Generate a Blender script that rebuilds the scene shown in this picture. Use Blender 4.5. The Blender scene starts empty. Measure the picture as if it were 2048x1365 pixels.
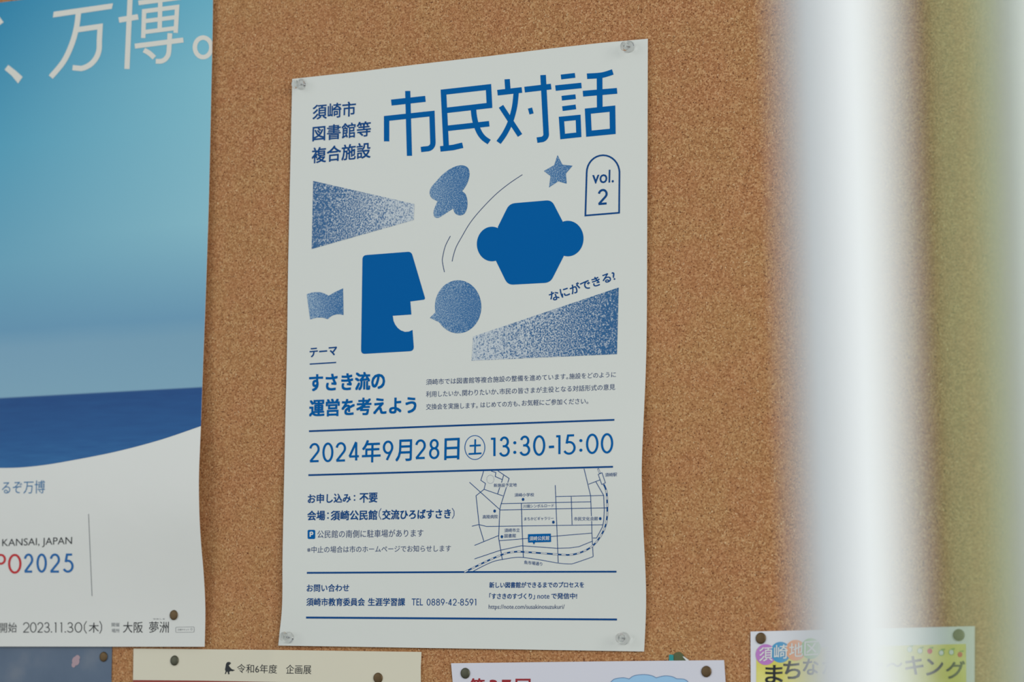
import bpy, bmesh, math, random
from mathutils import Vector, Matrix
from mathutils.geometry import tessellate_polygon
random.seed(4)
scene = bpy.context.scene
COL = scene.collection

# ------------------------------------------------------------------ camera, world, lights, exposure
Z0 = 1.70                      # height of the middle of the central poster (m); board face is the plane y = 0
F_PX = 5265.0
YAW, PITCH, ROLL = math.radians(29.84), math.radians(6.48), math.radians(0.67)
CAM = Vector((0.956, -1.590, -0.204 + Z0))
fwd = Vector((-math.sin(YAW) * math.cos(PITCH), math.cos(YAW) * math.cos(PITCH), math.sin(PITCH)))
rgt = Vector((math.cos(YAW), math.sin(YAW), 0))
upv = rgt.cross(fwd)
R_ = rgt * math.cos(ROLL) + upv * math.sin(ROLL)
U_ = -rgt * math.sin(ROLL) + upv * math.cos(ROLL)
cd = bpy.data.cameras.new('camera')
cam = bpy.data.objects.new('camera', cd); COL.objects.link(cam)
m = Matrix((R_, U_, -fwd)).transposed().to_4x4(); m.translation = CAM
cam.matrix_world = m
cd.sensor_width = 36; cd.lens = F_PX / 2048 * 36; cd.clip_start = 0.02; cd.clip_end = 60
cd.dof.use_dof = True; cd.dof.aperture_fstop = 7.7; cd.dof.aperture_blades = 0
scene.camera = cam

w = bpy.data.worlds.new('world'); scene.world = w; w.use_nodes = True
wb = w.node_tree.nodes['Background']; wb.inputs[0].default_value = (0.86, 0.95, 1.0, 1); wb.inputs[1].default_value = 0.40

def area(name, loc, target, size, energy, color=(1, 1, 1)):
    l = bpy.data.lights.new(name, 'AREA'); l.shape = 'RECTANGLE'; l.size, l.size_y = size; l.energy = energy; l.color = color
    o = bpy.data.objects.new(name, l); COL.objects.link(o); o.location = loc
    o.rotation_euler = (Vector(target) - Vector(loc)).to_track_quat('-Z', 'Y').to_euler()
    return o
area('window_light', (3.6, -2.4, 2.6), (0.2, 0, 1.6), (2.4, 2.0), 100, (1.0, 0.985, 0.95))
area('left_fill_light', (-2.8, -3.2, 2.4), (0.2, 0, 1.6), (2.4, 2.0), 34, (0.95, 0.98, 1.0))  # unseen fill lamp, added to lighten the left side of the stile
scene.view_settings.view_transform = 'Standard'; scene.view_settings.look = 'None'
scene.view_settings.exposure = 0.0; scene.view_settings.gamma = 1; scene.view_settings.use_curve_mapping = False

# ------------------------------------------------------------------ photograph measurement -> point on a sheet of the board
def ray(x, y):
    return (R_ * ((x - 1024) / F_PX) - U_ * ((y - 682.5) / F_PX) + fwd)
def hit(x, y, h=0.0):
    """point of the board's plane lifted by h metres that was measured at x, y"""
    d = ray(x, y); t = (-h - CAM.y) / d.y
    return CAM + d * t
def on_sheet(x, y, hf, lift=0.0):
    p = hit(x, y)
    for _ in range(4):
        p = hit(x, y, hf(p.x, p.z - Z0) + lift)
    return p
cd.dof.focus_distance = (hit(1010, 700) - CAM).dot(fwd)

# ------------------------------------------------------------------ materials
def S(r, g, b):
    f = lambda c: (c / 255) / 12.92 if c <= 10 else ((c / 255 + 0.055) / 1.055) ** 2.4
    return (f(r), f(g), f(b), 1)
def mat(name, col, rough=0.6, metal=0.0, spec=0.3):
    m = bpy.data.materials.new(name); m.use_nodes = True
    b = m.node_tree.nodes['Principled BSDF']
    b.inputs['Base Color'].default_value = col if len(col) == 4 else (*col, 1)
    b.inputs['Roughness'].default_value = rough; b.inputs['Metallic'].default_value = metal
    b.inputs['Specular IOR Level'].default_value = spec
    return m
class NT:
    def __init__(s, m): s.t = m.node_tree; s.n = s.t.nodes; s.l = s.t.links; s.b = s.n['Principled BSDF']
    def new(s, ty, **kw):
        n = s.n.new(ty)
        for k, v in kw.items(): setattr(n, k, v)
        return n
    def link(s, a, b): s.l.new(a, b)
    def noise(s, vec, scale, detail=2, rough=0.5):
        n = s.new('ShaderNodeTexNoise'); n.inputs['Scale'].default_value = scale; n.inputs['Detail'].default_value = detail
        n.inputs['Roughness'].default_value = rough; s.link(vec, n.inputs['Vector']); return n
    def ramp(s, fac, stops):
        r = s.new('ShaderNodeValToRGB'); s.link(fac, r.inputs[0]); e = r.color_ramp.elements
        while len(e) < len(stops): e.new(0.5)
        for el, (p, c) in zip(e, stops): el.position = p; el.color = c if len(c) == 4 else (*c, 1)
        return r
    def mix(s, fac, a, b, blend='MIX'):
        n = s.new('ShaderNodeMix', data_type='RGBA', blend_type=blend)
        for sock, v in ((n.inputs[0], fac), (n.inputs[6], a), (n.inputs[7], b)):
            if hasattr(v, 'links'): s.link(v, sock)
            else: sock.default_value = v
        return n.outputs[2]
    def math(s, op, a, b=None, c=None):
        n = s.new('ShaderNodeMath', operation=op)
        for i, v in enumerate((a, b, c)):
            if v is None: continue
            if hasattr(v, 'links'): s.link(v, n.inputs[i])
            else: n.inputs[i].default_value = v
        return n.outputs[0]
    def obj(s): return s.new('ShaderNodeTexCoord').outputs['Object']
    def bump(s, h, strength, dist):
        b = s.new('ShaderNodeBump'); b.inputs['Strength'].default_value = strength; b.inputs['Distance'].default_value = dist
        s.link(h, b.inputs['Height']); s.link(b.outputs[0], s.b.inputs['Normal'])

def cork_mat():
    m = mat('cork', S(190, 135, 90), 0.85, 0, 0.15); t = NT(m); v = t.obj()
    vor = t.new('ShaderNodeTexVoronoi'); vor.inputs['Scale'].default_value = 980; t.link(v, vor.inputs['Vector'])
    sep = t.new('ShaderNodeSeparateColor'); t.link(vor.outputs['Color'], sep.inputs[0])
    base = t.ramp(sep.outputs[0], [(0.0, S(158, 102, 60)), (0.35, S(183, 124, 78)), (0.7, S(200, 142, 92)), (1.0, S(220, 168, 116))])
    big = t.noise(v, 5, 3)
    c1 = t.mix(t.ramp(big.outputs[0], [(0.35, (0, 0, 0)), (0.7, (1, 1, 1))]).outputs[0], base.outputs[0], S(202, 150, 92), 'MIX')
    c1b = t.mix(0.2, base.outputs[0], c1)
    dk = t.noise(v, 760, 2, 0.6); c2 = t.mix(t.ramp(dk.outputs[0], [(0.33, (1, 1, 1)), (0.41, (0, 0, 0))]).outputs[0], c1b, S(104, 58, 34))
    lt = t.noise(v, 640, 2, 0.6)
    off = t.new('ShaderNodeMapping'); off.inputs['Location'].default_value = (3.1, 2.2, 7.7); t.link(v, off.inputs[0]); t.link(off.outputs[0], lt.inputs['Vector'])
    c3 = t.mix(t.ramp(lt.outputs[0], [(0.655, (0, 0, 0)), (0.73, (1, 1, 1))]).outputs[0], c2, S(242, 205, 155))
    mid = t.noise(v, 60, 3); c4 = t.mix(t.math('MULTIPLY', mid.outputs[0], 0.28), c3, S(172, 108, 66))
    pt = t.noise(v, 32, 3, 0.6); c4 = t.mix(t.ramp(pt.outputs[0], [(0.38, (0, 0, 0)), (0.62, (1, 1, 1))]).outputs[0], t.mix(1.0, c4, (1.0, 0.97, 0.97, 1), 'MULTIPLY'), t.mix(1.0, c4, (1.0, 1.05, 1.02, 1), 'MULTIPLY'))
    c5 = t.mix(1.0, c4, (0.95, 1.03, 1.16, 1), 'MULTIPLY'); t.link(c5, t.b.inputs['Base Color'])
    t.bump(dk.outputs[0], 0.5, 0.0006)
    return m
M_cork = cork_mat()
def paper_mat(name, col, rough=0.42):
    m = mat(name, col, rough, 0, 0.35); t = NT(m); v = t.obj()
    n = t.noise(v, 14, 3); t.bump(n.outputs[0], 0.12, 0.004)
    return m
M_paper = paper_mat('poster_paper', S(224, 227, 221))
M_paper_left = paper_mat('glossy_poster_paper', S(226, 227, 222), 0.3)
M_paper_cream = paper_mat('cream_paper', S(224, 218, 196))
M_paper_flyer = paper_mat('flyer_paper', S(222, 222, 232))
M_paper_yflyer = paper_mat('white_flyer_paper', S(228, 230, 236))
M_blue = mat('blue_ink', S(0, 98, 170), 0.6, 0, .05)
M_navy = mat('navy_ink', S(8, 74, 138), 0.6, 0, .12)
M_thin = mat('small_text_ink', S(48, 74, 120), 0.5)
M_white = mat('reversed_white', S(226, 229, 226), 0.45)
M_offwhite = mat('headline_white', S(226, 224, 214), 0.4)
M_black = mat('black_ink', S(38, 42, 46), 0.5)
M_grey = mat('grey_ink', S(130, 134, 138), 0.5)
M_red = mat('red_ink', S(200, 36, 44), 0.5)
M_teal_ink = mat('teal_blue_ink', S(50, 120, 170), 0.5)
M_eblue = mat('event_blue_ink', S(20, 104, 172), 0.5)
M_darkred = mat('dark_red_ink', S(158, 34, 44), 0.5)
M_redbrown = mat('red_brown_print', S(150, 62, 52), 0.5)
M_brass = mat('aged_brass', S(112, 92, 66), 0.55, 0.8)
M_brass2 = mat('dark_steel', S(98, 98, 82), 0.55, 0.8)
def speckle(name, ink, rnd, bare):
    """grainy two-tone print: share of ink follows the 'ink' value stored on the print's points"""
    m = mat(name, ink, 0.5); t = NT(m); v = t.obj()
    a = t.new('ShaderNodeAttribute', attribute_name='ink')
    n = t.noise(v, rnd, 2, 0.7)
    s = t.math('SUBTRACT', t.math('ADD', a.outputs['Fac'], 0.0), n.outputs[0])
    r = t.ramp(t.math('MULTIPLY_ADD', s, 5.0, 0.5), [(0.0, bare), (1.0, ink)])
    t.link(r.outputs[0], t.b.inputs['Base Color']); return m
M_speck = speckle('speckled_blue_print', S(36, 98, 150), 900, S(205, 214, 220))
M_speck_fine = speckle('fine_speckled_blue_print', S(44, 108, 164), 1200, S(158, 184, 206))

def sea_mat():
    m = mat('seascape_print', S(100, 160, 190), 0.5, 0, 0.12); t = NT(m); v = t.obj()
    h = t.new('ShaderNodeAttribute', attribute_name='up'); s = t.new('ShaderNodeAttribute', attribute_name='side')
    # up: 0 = bottom of picture, 1 = top, horizon at 0.165
    nz = t.noise(v, 6, 4); hh = t.math('ADD', h.outputs['Fac'], t.math('MULTIPLY_ADD', nz.outputs[0], 0.02, -0.01))
    skyA = t.ramp(hh, [(0.16, S(142, 184, 206)), (0.27, S(134, 178, 204)), (0.31, S(116, 168, 200)), (0.45, S(120, 182, 208)), (0.7, S(96, 176, 206)), (1.0, S(52, 146, 188))])
    skyB = t.ramp(hh, [(0.16, S(138, 180, 202)), (0.27, S(132, 176, 200)), (0.31, S(120, 170, 200)), (0.5, S(150, 206, 222)), (0.8, S(138, 204, 222)), (1.0, S(108, 188, 214))])
    sky = t.mix(s.outputs['Fac'], skyA.outputs[0], skyB.outputs[0])
    mp = t.new('ShaderNodeMapping'); mp.inputs['Scale'].default_value = (10, 10, 90); t.link(v, mp.inputs[0])
    wn = t.noise(mp.outputs[0], 3, 4)
    sea = t.ramp(t.math('ADD', t.math('MULTIPLY', h.outputs['Fac'], 3.5), t.math('MULTIPLY_ADD', wn.outputs[0], 0.4, -0.2)),
                 [(0.0, S(56, 114, 170)), (0.25, S(46, 98, 156)), (0.58, S(40, 84, 142))])
    edge = t.ramp(h.outputs['Fac'], [(0.1640, (0, 0, 0)), (0.1665, (1, 1, 1))])
    t.link(t.mix(edge.outputs[0], sea.outputs[0], sky), t.b.inputs['Base Color'])
    return m
M_sea = sea_mat()
def dusk_mat():
    m = mat('dusk_sky_print', S(92, 110, 142), 0.35); t = NT(m); v = t.obj()
    n = t.noise(v, 22, 4)
    r = t.ramp(n.outputs[0], [(0.3, S(78, 98, 122)), (0.6, S(90, 108, 130)), (0.75, S(108, 120, 136))])
    t.link(r.outputs[0], t.b.inputs['Base Color']); return m
M_dusk = dusk_mat()
def glassmat(name, col, ior=1.49, rough=0.02):
    m = mat(name, col, rough); b = m.node_tree.nodes['Principled BSDF']
    b.inputs['Transmission Weight'].default_value = 1; b.inputs['IOR'].default_value = ior; return m
M_clear = glassmat('clear_acrylic', (1, 1, 1, 1), 1.17, 0.1)

# ------------------------------------------------------------------ mesh helpers
def link(ob, parent=None, label=None, cat=None, group=None, kind=None):
    COL.objects.link(ob)
    if parent is not None: ob.parent = parent; ob.location = ob.location - parent.location
    for k, v in (('label', label), ('category', cat), ('group', group), ('kind', kind)):
        if v: ob[k] = v
    return ob
def mk(name, verts, faces, material, parent=None, attrs=None, smooth=False, **kw):
    c = Vector((0, 0, 0))
    if verts:
        lo = [min(v[i] for v in verts) for i in range(3)]; hi = [max(v[i] for v in verts) for i in range(3)]
        c = Vector([(a + b) / 2 for a, b in zip(lo, hi)])
    me = bpy.data.meshes.new(name); me.from_pydata([tuple(Vector(v) - c) for v in verts], [], faces); me.update()
    me.materials.append(material)
    if attrs:
        for k, vals in attrs.items():
            a = me.attributes.new(k, 'FLOAT', 'POINT'); a.data.foreach_set('value', vals)
    if smooth: me.polygons.foreach_set('use_smooth', [True] * len(me.polygons))
    ob = bpy.data.objects.new(name, me); ob.location = c
    par_loc = parent.matrix_world.translation if False else None
    return link(ob, parent, **kw)

class Art:
    """flat print collected in photograph measurements, cut finely enough to follow its sheet"""
    def __init__(s): s.v = []; s.f = []; s.k = 0
    def add(s, pts, faces):
        s.k = (s.k + 1) % 12; layer = s.k * 5.0
        o = len(s.v); s.v += [(p[0], p[1], layer) for p in pts]; s.f += [tuple(i + o for i in f) for f in faces]; return s
    def poly(s, pts):
        return s.add(pts, [tuple(t) for t in tessellate_polygon([[Vector((p[0], p[1], 0)) for p in pts]])])
    def stroke(s, pts, w, closed=False):
        P = [Vector(p) for i, p in enumerate(pts) if i == 0 or math.dist(p, pts[i - 1]) > 1e-4]; n = len(P); L = []; Rr = []
        for i in range(n):
            a = P[i - 1] if (i > 0 or closed) else None
            b = P[(i + 1) % n] if (i < n - 1 or closed) else None
            d1 = (P[i] - a).normalized() if a is not None else None
            d2 = (b - P[i]).normalized() if b is not None else None
            if d1 is None: d1 = d2
            if d2 is None: d2 = d1
            t = d1 + d2
            t = t.normalized() if t.length > 1e-6 else d1
            nn = Vector((-t.y, t.x)); k = max(0.35, nn.dot(Vector((-d1.y, d1.x))))
            L.append(P[i] + nn * (w / 2 / k)); Rr.append(P[i] - nn * (w / 2 / k))
        q = [(i, (i + 1) % n, n + (i + 1) % n, n + i) for i in range(n if closed else n - 1)]
        return s.add(L + Rr, q)
    def disc(s, c, rx, ry=None, n=28):
        ry = ry or rx
        return s.poly([(c[0] + rx * math.cos(2 * math.pi * i / n), c[1] + ry * math.sin(2 * math.pi * i / n)) for i in range(n)])
    def ring(s, c, rx, ry, w, n=48):
        return s.stroke([(c[0] + rx * math.cos(2 * math.pi * i / n), c[1] + ry * math.sin(2 * math.pi * i / n)) for i in range(n)], w, True)
    def build(s, name, material, parent, hf, lift=0.00015, ink=None, extra=None, step=26, cut=True, **kw):
        bm = bmesh.new(); vs = [bm.verts.new(v) for v in s.v]
        for f in s.f:
            try: bm.faces.new([vs[i] for i in f])
            except ValueError: pass
        bmesh.ops.triangulate(bm, faces=[f for f in bm.faces if len(f.verts) > 4])
        if cut:
            xs = [v.co.x for v in bm.verts]; ys = [v.co.y for v in bm.verts]
            def longest():
                return
            for ax, lo, hi in ((0, min(xs), max(xs)), (1, min(ys), max(ys))):
                k = math.ceil(lo / step) * step
                while k < hi:
                    fs = [f for f in bm.faces if min(v.co[ax] for v in f.verts) < k - 0.01 and max(v.co[ax] for v in f.verts) > k + 0.01 and
                          max(v.co[ax] for v in f.verts) - min(v.co[ax] for v in f.verts) > step * 0.7]
                    if fs:
                        g = list({v for f in fs for v in f.verts}) + list({e for f in fs for e in f.edges}) + fs
                        co = [0, 0, 0]; co[ax] = k; no = [0, 0, 0]; no[ax] = 1
                        bmesh.ops.bisect_plane(bm, geom=g, plane_co=co, plane_no=no)
                    k += step
        bm.verts.index_update()
        V = []; px = []
        for v in bm.verts:
            px.append((v.co.x, v.co.y)); V.append(on_sheet(v.co.x, v.co.y, hf, lift + v.co.z * 1e-6))
        Fc = []
        for f in bm.faces:
            idx = [v.index for v in f.verts]
            a, b, c = V[idx[0]], V[idx[1]], V[idx[2]]
            if (b - a).cross(c - a).y > 0: idx.reverse()
            Fc.append(idx)
        bm.free()
        at = {}
        if ink: at['ink'] = [ink(x, y) for x, y in px]
        if extra: at.update({k: [fn(x, y) for x, y in px] for k, fn in extra.items()})
        return mk(name, V, Fc, material, parent, at or None, **kw)

_tc = {}
def glyphs(string, offset):
    key = (string, offset)
    if key in _tc: return _tc[key]
    c = bpy.data.curves.new('t', 'FONT'); c.body = string; c.size = 1; c.offset = offset; c.resolution_u = 3; c.fill_mode = 'FRONT'; c.dimensions = '2D'
    o = bpy.data.objects.new('t', c); COL.objects.link(o)
    dg = bpy.context.evaluated_depsgraph_get(); me = bpy.data.meshes.new_from_object(o.evaluated_get(dg))
    V = [(v.co.x, v.co.y) for v in me.vertices]; Fc = [tuple(p.vertices) for p in me.polygons]
    bpy.data.objects.remove(o); bpy.data.curves.remove(c); bpy.data.meshes.remove(me)
    x0 = min(v[0] for v in V); x1 = max(v[0] for v in V); y0 = min(v[1] for v in V); y1 = max(v[1] for v in V)
    V = [((x - x0) / (x1 - x0), (y - y0) / (y1 - y0)) for x, y in V]
    _tc[key] = (V, Fc); return V, Fc
def text(art, string, bl, br, h, off=0.0, rot=False, lean=0.02):
    """string's ink box: bottom left, bottom right and height"""
    V, Fc = glyphs(string, 0.0)
    e = Vector(br) - Vector(bl)
    up = Vector((e.y, -e.x)).normalized() * h if rot else Vector((lean * h, -h))
    d = max(0.0, off) * h * 0.9
    for i, (dx, dy) in enumerate(((0, 0),) if d == 0 else ((-d, -d), (d, -d), (-d, d), (d, d))):
        art.add([Vector(bl) + e * x + up * y + Vector((dx, dy)) for x, y in V], Fc)
def arc(cx, cy, rx, ry, a0, a1, n=12):
    return [(cx + rx * math.cos(math.radians(a0 + (a1 - a0) * i / n)), cy + ry * math.sin(math.radians(a0 + (a1 - a0) * i / n))) for i in range(n + 1)]
DIG = {
    '0': [('c', arc(.5, .5, .5, .5, 0, 360, 28)[:-1])],
    '1': [('o', [(0, .97), (1, .97)]), ('o', [(1, 1.03), (1, -.03)])],
    '2': [('o', arc(.5, .70, .5, .30, 170, -20, 14) + [(.86, .50), (0, .0), (0.0, 0.0)][:2]), ('o', [(-.05, 0), (1.0, 0)])],
    '3': [('o', arc(.48, .76, .42, .24, 165, -90, 14)), ('o', arc(.48, .26, .52, .26, 90, -160, 16)), ('o', [(.3, .52), (.5, .52)])],
    '4': [('o', [(.74, -.03), (.74, .98)]), ('o', [(.74, 1.0), (.02, .2)]), ('o', [(0, .2), (1.03, .2)])],
    '5': [('o', [(.95, 1), (.34, 1), (.18, .56)]), ('o', arc(.44, .32, .56, .32, 118, -150, 18))],
    '8': [('c', arc(.5, .77, .42, .23, 0, 360, 24)[:-1]), ('c', arc(.5, .27, .5, .27, 0, 360, 24)[:-1])],
    '9': [('c', arc(.5, .68, .5, .32, 0, 360, 24)[:-1]), ('o', [(.93, .52), (.36, -.03)])],
    '6': [('c', arc(.5, .32, .5, .32, 0, 360, 24)[:-1]), ('o', [(.07, .48), (.64, 1.03)])],
    'P': [('o', [(0, -.03), (0, 1.03)]), ('o', [(0, 1), (.6, 1)] + arc(.6, .75, .38, .25, 90, -90, 10) + [(0, .5)])],
}
def digit(art, ch, x0, yt, x1, yb, w, slope=0.0):
    """one numeral in its ink box; slope = fall of the baseline per unit of x"""
    x0 += w / 2; x1 -= w / 2; yt += w / 2; yb -= w / 2
    for kind, pts in DIG[ch]:
        P = []
        for u, v in pts:
            x = x0 + (x1 - x0) * u; P.append((x, yb + (yt - yb) * v + slope * (x - (x0 + x1) / 2)))
        art.stroke(P, w, kind == 'c')
def zf(ox, oy, f): return lambda *p: [(ox + x / f, oy + y / f) for x, y in p]
def Q(z, x, y): return z((x, y))[0]
def round_poly(pts, r, n=6):
    """polygon with rounded corners; r = radius-like distance per corner"""
    out = []; N = len(pts)
    for i in range(N):
        p = Vector(pts[i]); a = Vector(pts[i - 1]); b = Vector(pts[(i + 1) % N]); rr = r[i] if isinstance(r, (list, tuple)) else r
        if rr <= 0: out.append(tuple(p)); continue
        s = p + (a - p).normalized() * rr; e = p + (b - p).normalized() * rr
        for k in range(n + 1):
            t = k / n; out.append(tuple(s * (1 - t) ** 2 + p * 2 * t * (1 - t) + e * t * t))
    return out
def lerp_poly(pts, t):
    """point at parameter t (0-1, by first listed coordinate spacing) of a polyline"""
    L = [0]
    for a, b in zip(pts, pts[1:]): L.append(L[-1] + math.dist(a, b))
    s = t * L[-1]
    for i in range(len(pts) - 1):
        if s <= L[i + 1] or i == len(pts) - 2:
            k = (s - L[i]) / (L[i + 1] - L[i]); a, b = pts[i], pts[i + 1]
            return Vector((a[0] + (b[0] - a[0]) * k, a[1] + (b[1] - a[1]) * k))
def smooth_line(pts, n=40):
    """Catmull-Rom through points"""
    out = []
    P = [pts[0]] + list(pts) + [pts[-1]]
    m = len(pts) - 1
    for i in range(m):
        a, b, c, d = (Vector(P[i + j]) for j in range(4))
        k = max(2, n // m)
        for j in range(k):
            t = j / k
            out.append(tuple(0.5 * ((2 * b) + (c - a) * t + (2 * a - 5 * b + 4 * c - d) * t * t + (3 * b - a - 3 * c + d) * t ** 3)))
    out.append(tuple(pts[-1])); return out
def sheet(name, top, bottom, left, right, hf, material, nu=40, nv=60, thick=0.00022, **kw):
    """paper sheet: a grid between four edges, following the lift function, with real thickness"""
    V = []
    tl, tr, bl, br = (Vector(top[0]), Vector(top[-1]), Vector(bottom[0]), Vector(bottom[-1]))
    for j in range(nv + 1):
        t = j / nv; Lp = lerp_poly(left, t); Rp = lerp_poly(right, t)
        for i in range(nu + 1):
            s = i / nu; Tp = lerp_poly(top, s); Bp = lerp_poly(bottom, s)
            p = (1 - t) * Tp + t * Bp + (1 - s) * Lp + s * Rp - ((1 - s) * (1 - t) * tl + s * (1 - t) * tr + (1 - s) * t * bl + s * t * br)
            V.append(on_sheet(p.x, p.y, hf))
    N = len(V); V += [v + Vector((0, thick, 0)) for v in V]
    F = []; W = nu + 1
    for j in range(nv):
        for i in range(nu):
            a = j * W + i; F.append((a, a + W, a + W + 1, a + 1)); F.append((N + a, N + a + 1, N + a + W + 1, N + a + W))
    edge = [i for i in range(nu + 1)] + [j * W + nu for j in range(1, nv + 1)] + [nv * W + i for i in range(nu - 1, -1, -1)] + [j * W for j in range(nv - 1, 0, -1)]
    for k in range(len(edge)):
        a, b = edge[k], edge[(k + 1) % len(edge)]; o = len(V); V += [V[a], V[b], V[N + b], V[N + a]]; F.append((o, o + 1, o + 2, o + 3))
    ob = mk(name, V, F, material, **kw)
    for p in ob.data.polygons: p.use_smooth = p.index < 2 * nu * nv
    return ob
def box(name, lo, hi, material, parent=None, bevel=0.0, **kw):
    bm = bmesh.new()
    bmesh.ops.create_cube(bm, size=1)
    c = [(a + b) / 2 for a, b in zip(lo, hi)]; s = [b - a for a, b in zip(lo, hi)]
    for v in bm.verts: v.co = Vector((v.co.x * s[0], v.co.y * s[1], v.co.z * s[2]))
    if bevel: bmesh.ops.bevel(bm, geom=bm.edges[:], offset=bevel, segments=2, affect='EDGES')
    me = bpy.data.meshes.new(name); bm.to_mesh(me); bm.free(); me.materials.append(material)
    ob = bpy.data.objects.new(name, me); ob.location = c
    return link(ob, parent, **kw)

# ------------------------------------------------------------------ setting
M_wall = mat('painted_wall', S(205, 204, 198), 0.8); t = NT(M_wall); n = t.noise(t.obj(), 90, 4); t.bump(n.outputs[0], 0.25, 0.002)
M_floor = mat('floor_vinyl', S(150, 146, 138), 0.5); t = NT(M_floor); n = t.noise(t.obj(), 8, 4)
t.link(t.ramp(n.outputs[0], [(0.3, S(138, 134, 126)), (0.7, S(160, 156, 148))]).outputs[0], t.b.inputs['Base Color'])
M_alu = mat('brushed_aluminium', S(205, 208, 210), 0.35, 0.9)
box('wall_back', (-3, 0.022, 0), (3, 0.15, 3.0), M_wall, kind='structure')
box('floor', (-3, -4, -0.08), (3, 0.15, 0), M_floor, kind='structure')
board = box('cork_board', (-1.35, 0.0, 1.0), (1.05, 0.018, 2.2), M_cork, label='large tan cork notice board behind all the posters', cat='notice board')
for nm, lo, hi in (('frame_rail', (-1.38, -0.008, 0.97), (1.08, 0.021, 1.0)), ('frame_rail', (-1.38, -0.008, 2.2), (1.08, 0.021, 2.23)),
                   ('frame_stile', (-1.38, -0.008, 1.0), (-1.35, 0.021, 2.2)), ('frame_stile', (1.05, -0.008, 1.0), (1.08, 0.021, 2.2))):
    box(nm, lo, hi, M_alu, board, 0.002)

# ------------------------------------------------------------------ lift of each sheet off the cork (metres; x, z on the board)
def G(v, c, s): return math.exp(-((v - c) / s) ** 2)
def h_main(x, z):
    u = max(0, min(1, (x + 0.16) / 0.32))
    return 0.0016 + 0.0050 * G(z, -0.105, 0.06) * (0.25 + 0.75 * u ** 2) + 0.0022 * G(z, -0.17, 0.05) * (1 - u) ** 2 + 0.0026 * G(z, 0.06, 0.12) * math.sin(math.pi * u) + 0.0012 * u * G(z, 0.12, .1)
def h_left(x, z):
    u = max(0, min(1, (x + 0.62) / 0.40))
    return 0.0030 + 0.0075 * G(z, -0.10, 0.07) * u ** 2 + 0.003 * G(z, 0.05, 0.15) * (1 - u * .5)
def h_flat(h, ridge=None):
    if ridge is None: return lambda x, z: h
    return lambda x, z: h + ridge[1] * math.exp(-abs(x - ridge[0]) / ridge[2])

# ------------------------------------------------------------------ central poster
top = [(584.5, 158), (720, 143), (850, 127), (980, 112), (1110, 96), (1200, 86), (1295.5, 77.5)]
lef = smooth_line([(584.5, 158), (580.5, 340), (576, 550), (574, 700), (570.5, 850), (567, 1020), (565, 1120), (564.8, 1190), (563, 1230), (559.5, 1262), (556.5, 1292)], 60)
rig = smooth_line([(1295.5, 77.5), (1294.8, 300), (1294, 500), (1293.3, 650), (1291, 750), (1286.5, 850), (1283.3, 930), (1283.8, 985), (1287, 1070), (1290.5, 1140), (1292, 1200), (1290.5, 1255), (1288, 1304)], 60)
bot = [(556.5, 1292), (800, 1296), (1050, 1300), (1288, 1304)]
poster = sheet('poster', top, bot, lef, rig, h_main, M_paper, 44, 70, label='white dialogue-event poster with large blue lettering and shapes, centre of board', cat='poster')
za = zf(560, 60, 4.55); zb = zf(940, 60, 4.55)
T = Art()
def st(z, pts, w): T.stroke(z(*pts), w)
# first character
st(za, [(1162, 555), (1178, 1146)], 10.2); st(za, [(1013, 661), (1323, 627)], 12)
T.stroke(za((970, 1014), (970, 805), (1383, 761), (1391, 1010)) + za(*([(1391 - 55 + 55 * math.cos(a), 1030 + 52 * math.sin(a)) for a in [math.pi / 2 * k / 8 for k in range(9)]] + [(1283, 1088)])), 10.6)
T.build('title_character', M_blue, poster, h_main); T = Art()
# second
T.stroke([(892.6, 300), (887, 184.3), (977, 174.2), (979, 213)], 11)
T.stroke([(891, 221), (984, 210.4)], 11); T.stroke([(896, 256.6), (978.4, 247.6)], 11)
T.stroke([(880.6, 298), (906, 295.2), (925.3, 290.6)], 11)
T.stroke(smooth_line([(946.8, 218), (948.6, 234), (952.4, 250), (959, 265.5), (967, 276), (978.3, 284.2)]), 10.8)
T.build('title_character', M_blue, poster, h_main); T = Art()
# third
st(zb, [(338, 448), (345, 552)], 10.6); st(zb, [(250, 571), (472, 546)], 11.2)
T.stroke(smooth_line(zb((420, 572), (405, 700), (370, 830), (318, 940), (260, 1024))), 10.4)
st(zb, [(282, 695), (455, 960)], 10.2); st(zb, [(497, 543), (738, 515)], 11.4)
T.stroke(zb(*([(665, 410)] + [(693 - 50 + 50 * math.cos(a), 950 + 48 * math.sin(a)) for a in [math.pi / 2 * k / 8 for k in range(9)]] + [(610, 1003)])), 11)
st(zb, [(546, 711), (560, 764)], 8.4)
T.build('title_character', M_blue, poster, h_main); T = Art()
# fourth
st(zb, [(828, 428), (956, 413)], 9.6); st(zb, [(778, 529), (1014, 505)], 11); st(zb, [(835, 621), (961, 607)], 9.4); st(zb, [(841, 716), (963, 700)], 9.4)
T.stroke(zb((832, 811), (984, 796), (990, 954), (843, 970)), 10, True)
T.stroke(smooth_line(zb((1065, 421), (1200, 411), (1299, 382))), 11); st(zb, [(1179, 425), (1181, 722)], 11.2)
st(zb, [(1028, 580), (1338, 554)], 11.5); T.stroke(zb((1072, 739), (1296, 716), (1299, 923), (1082, 944)), 11.4, True)
T.build('title_character', M_blue, poster, h_main)

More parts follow.
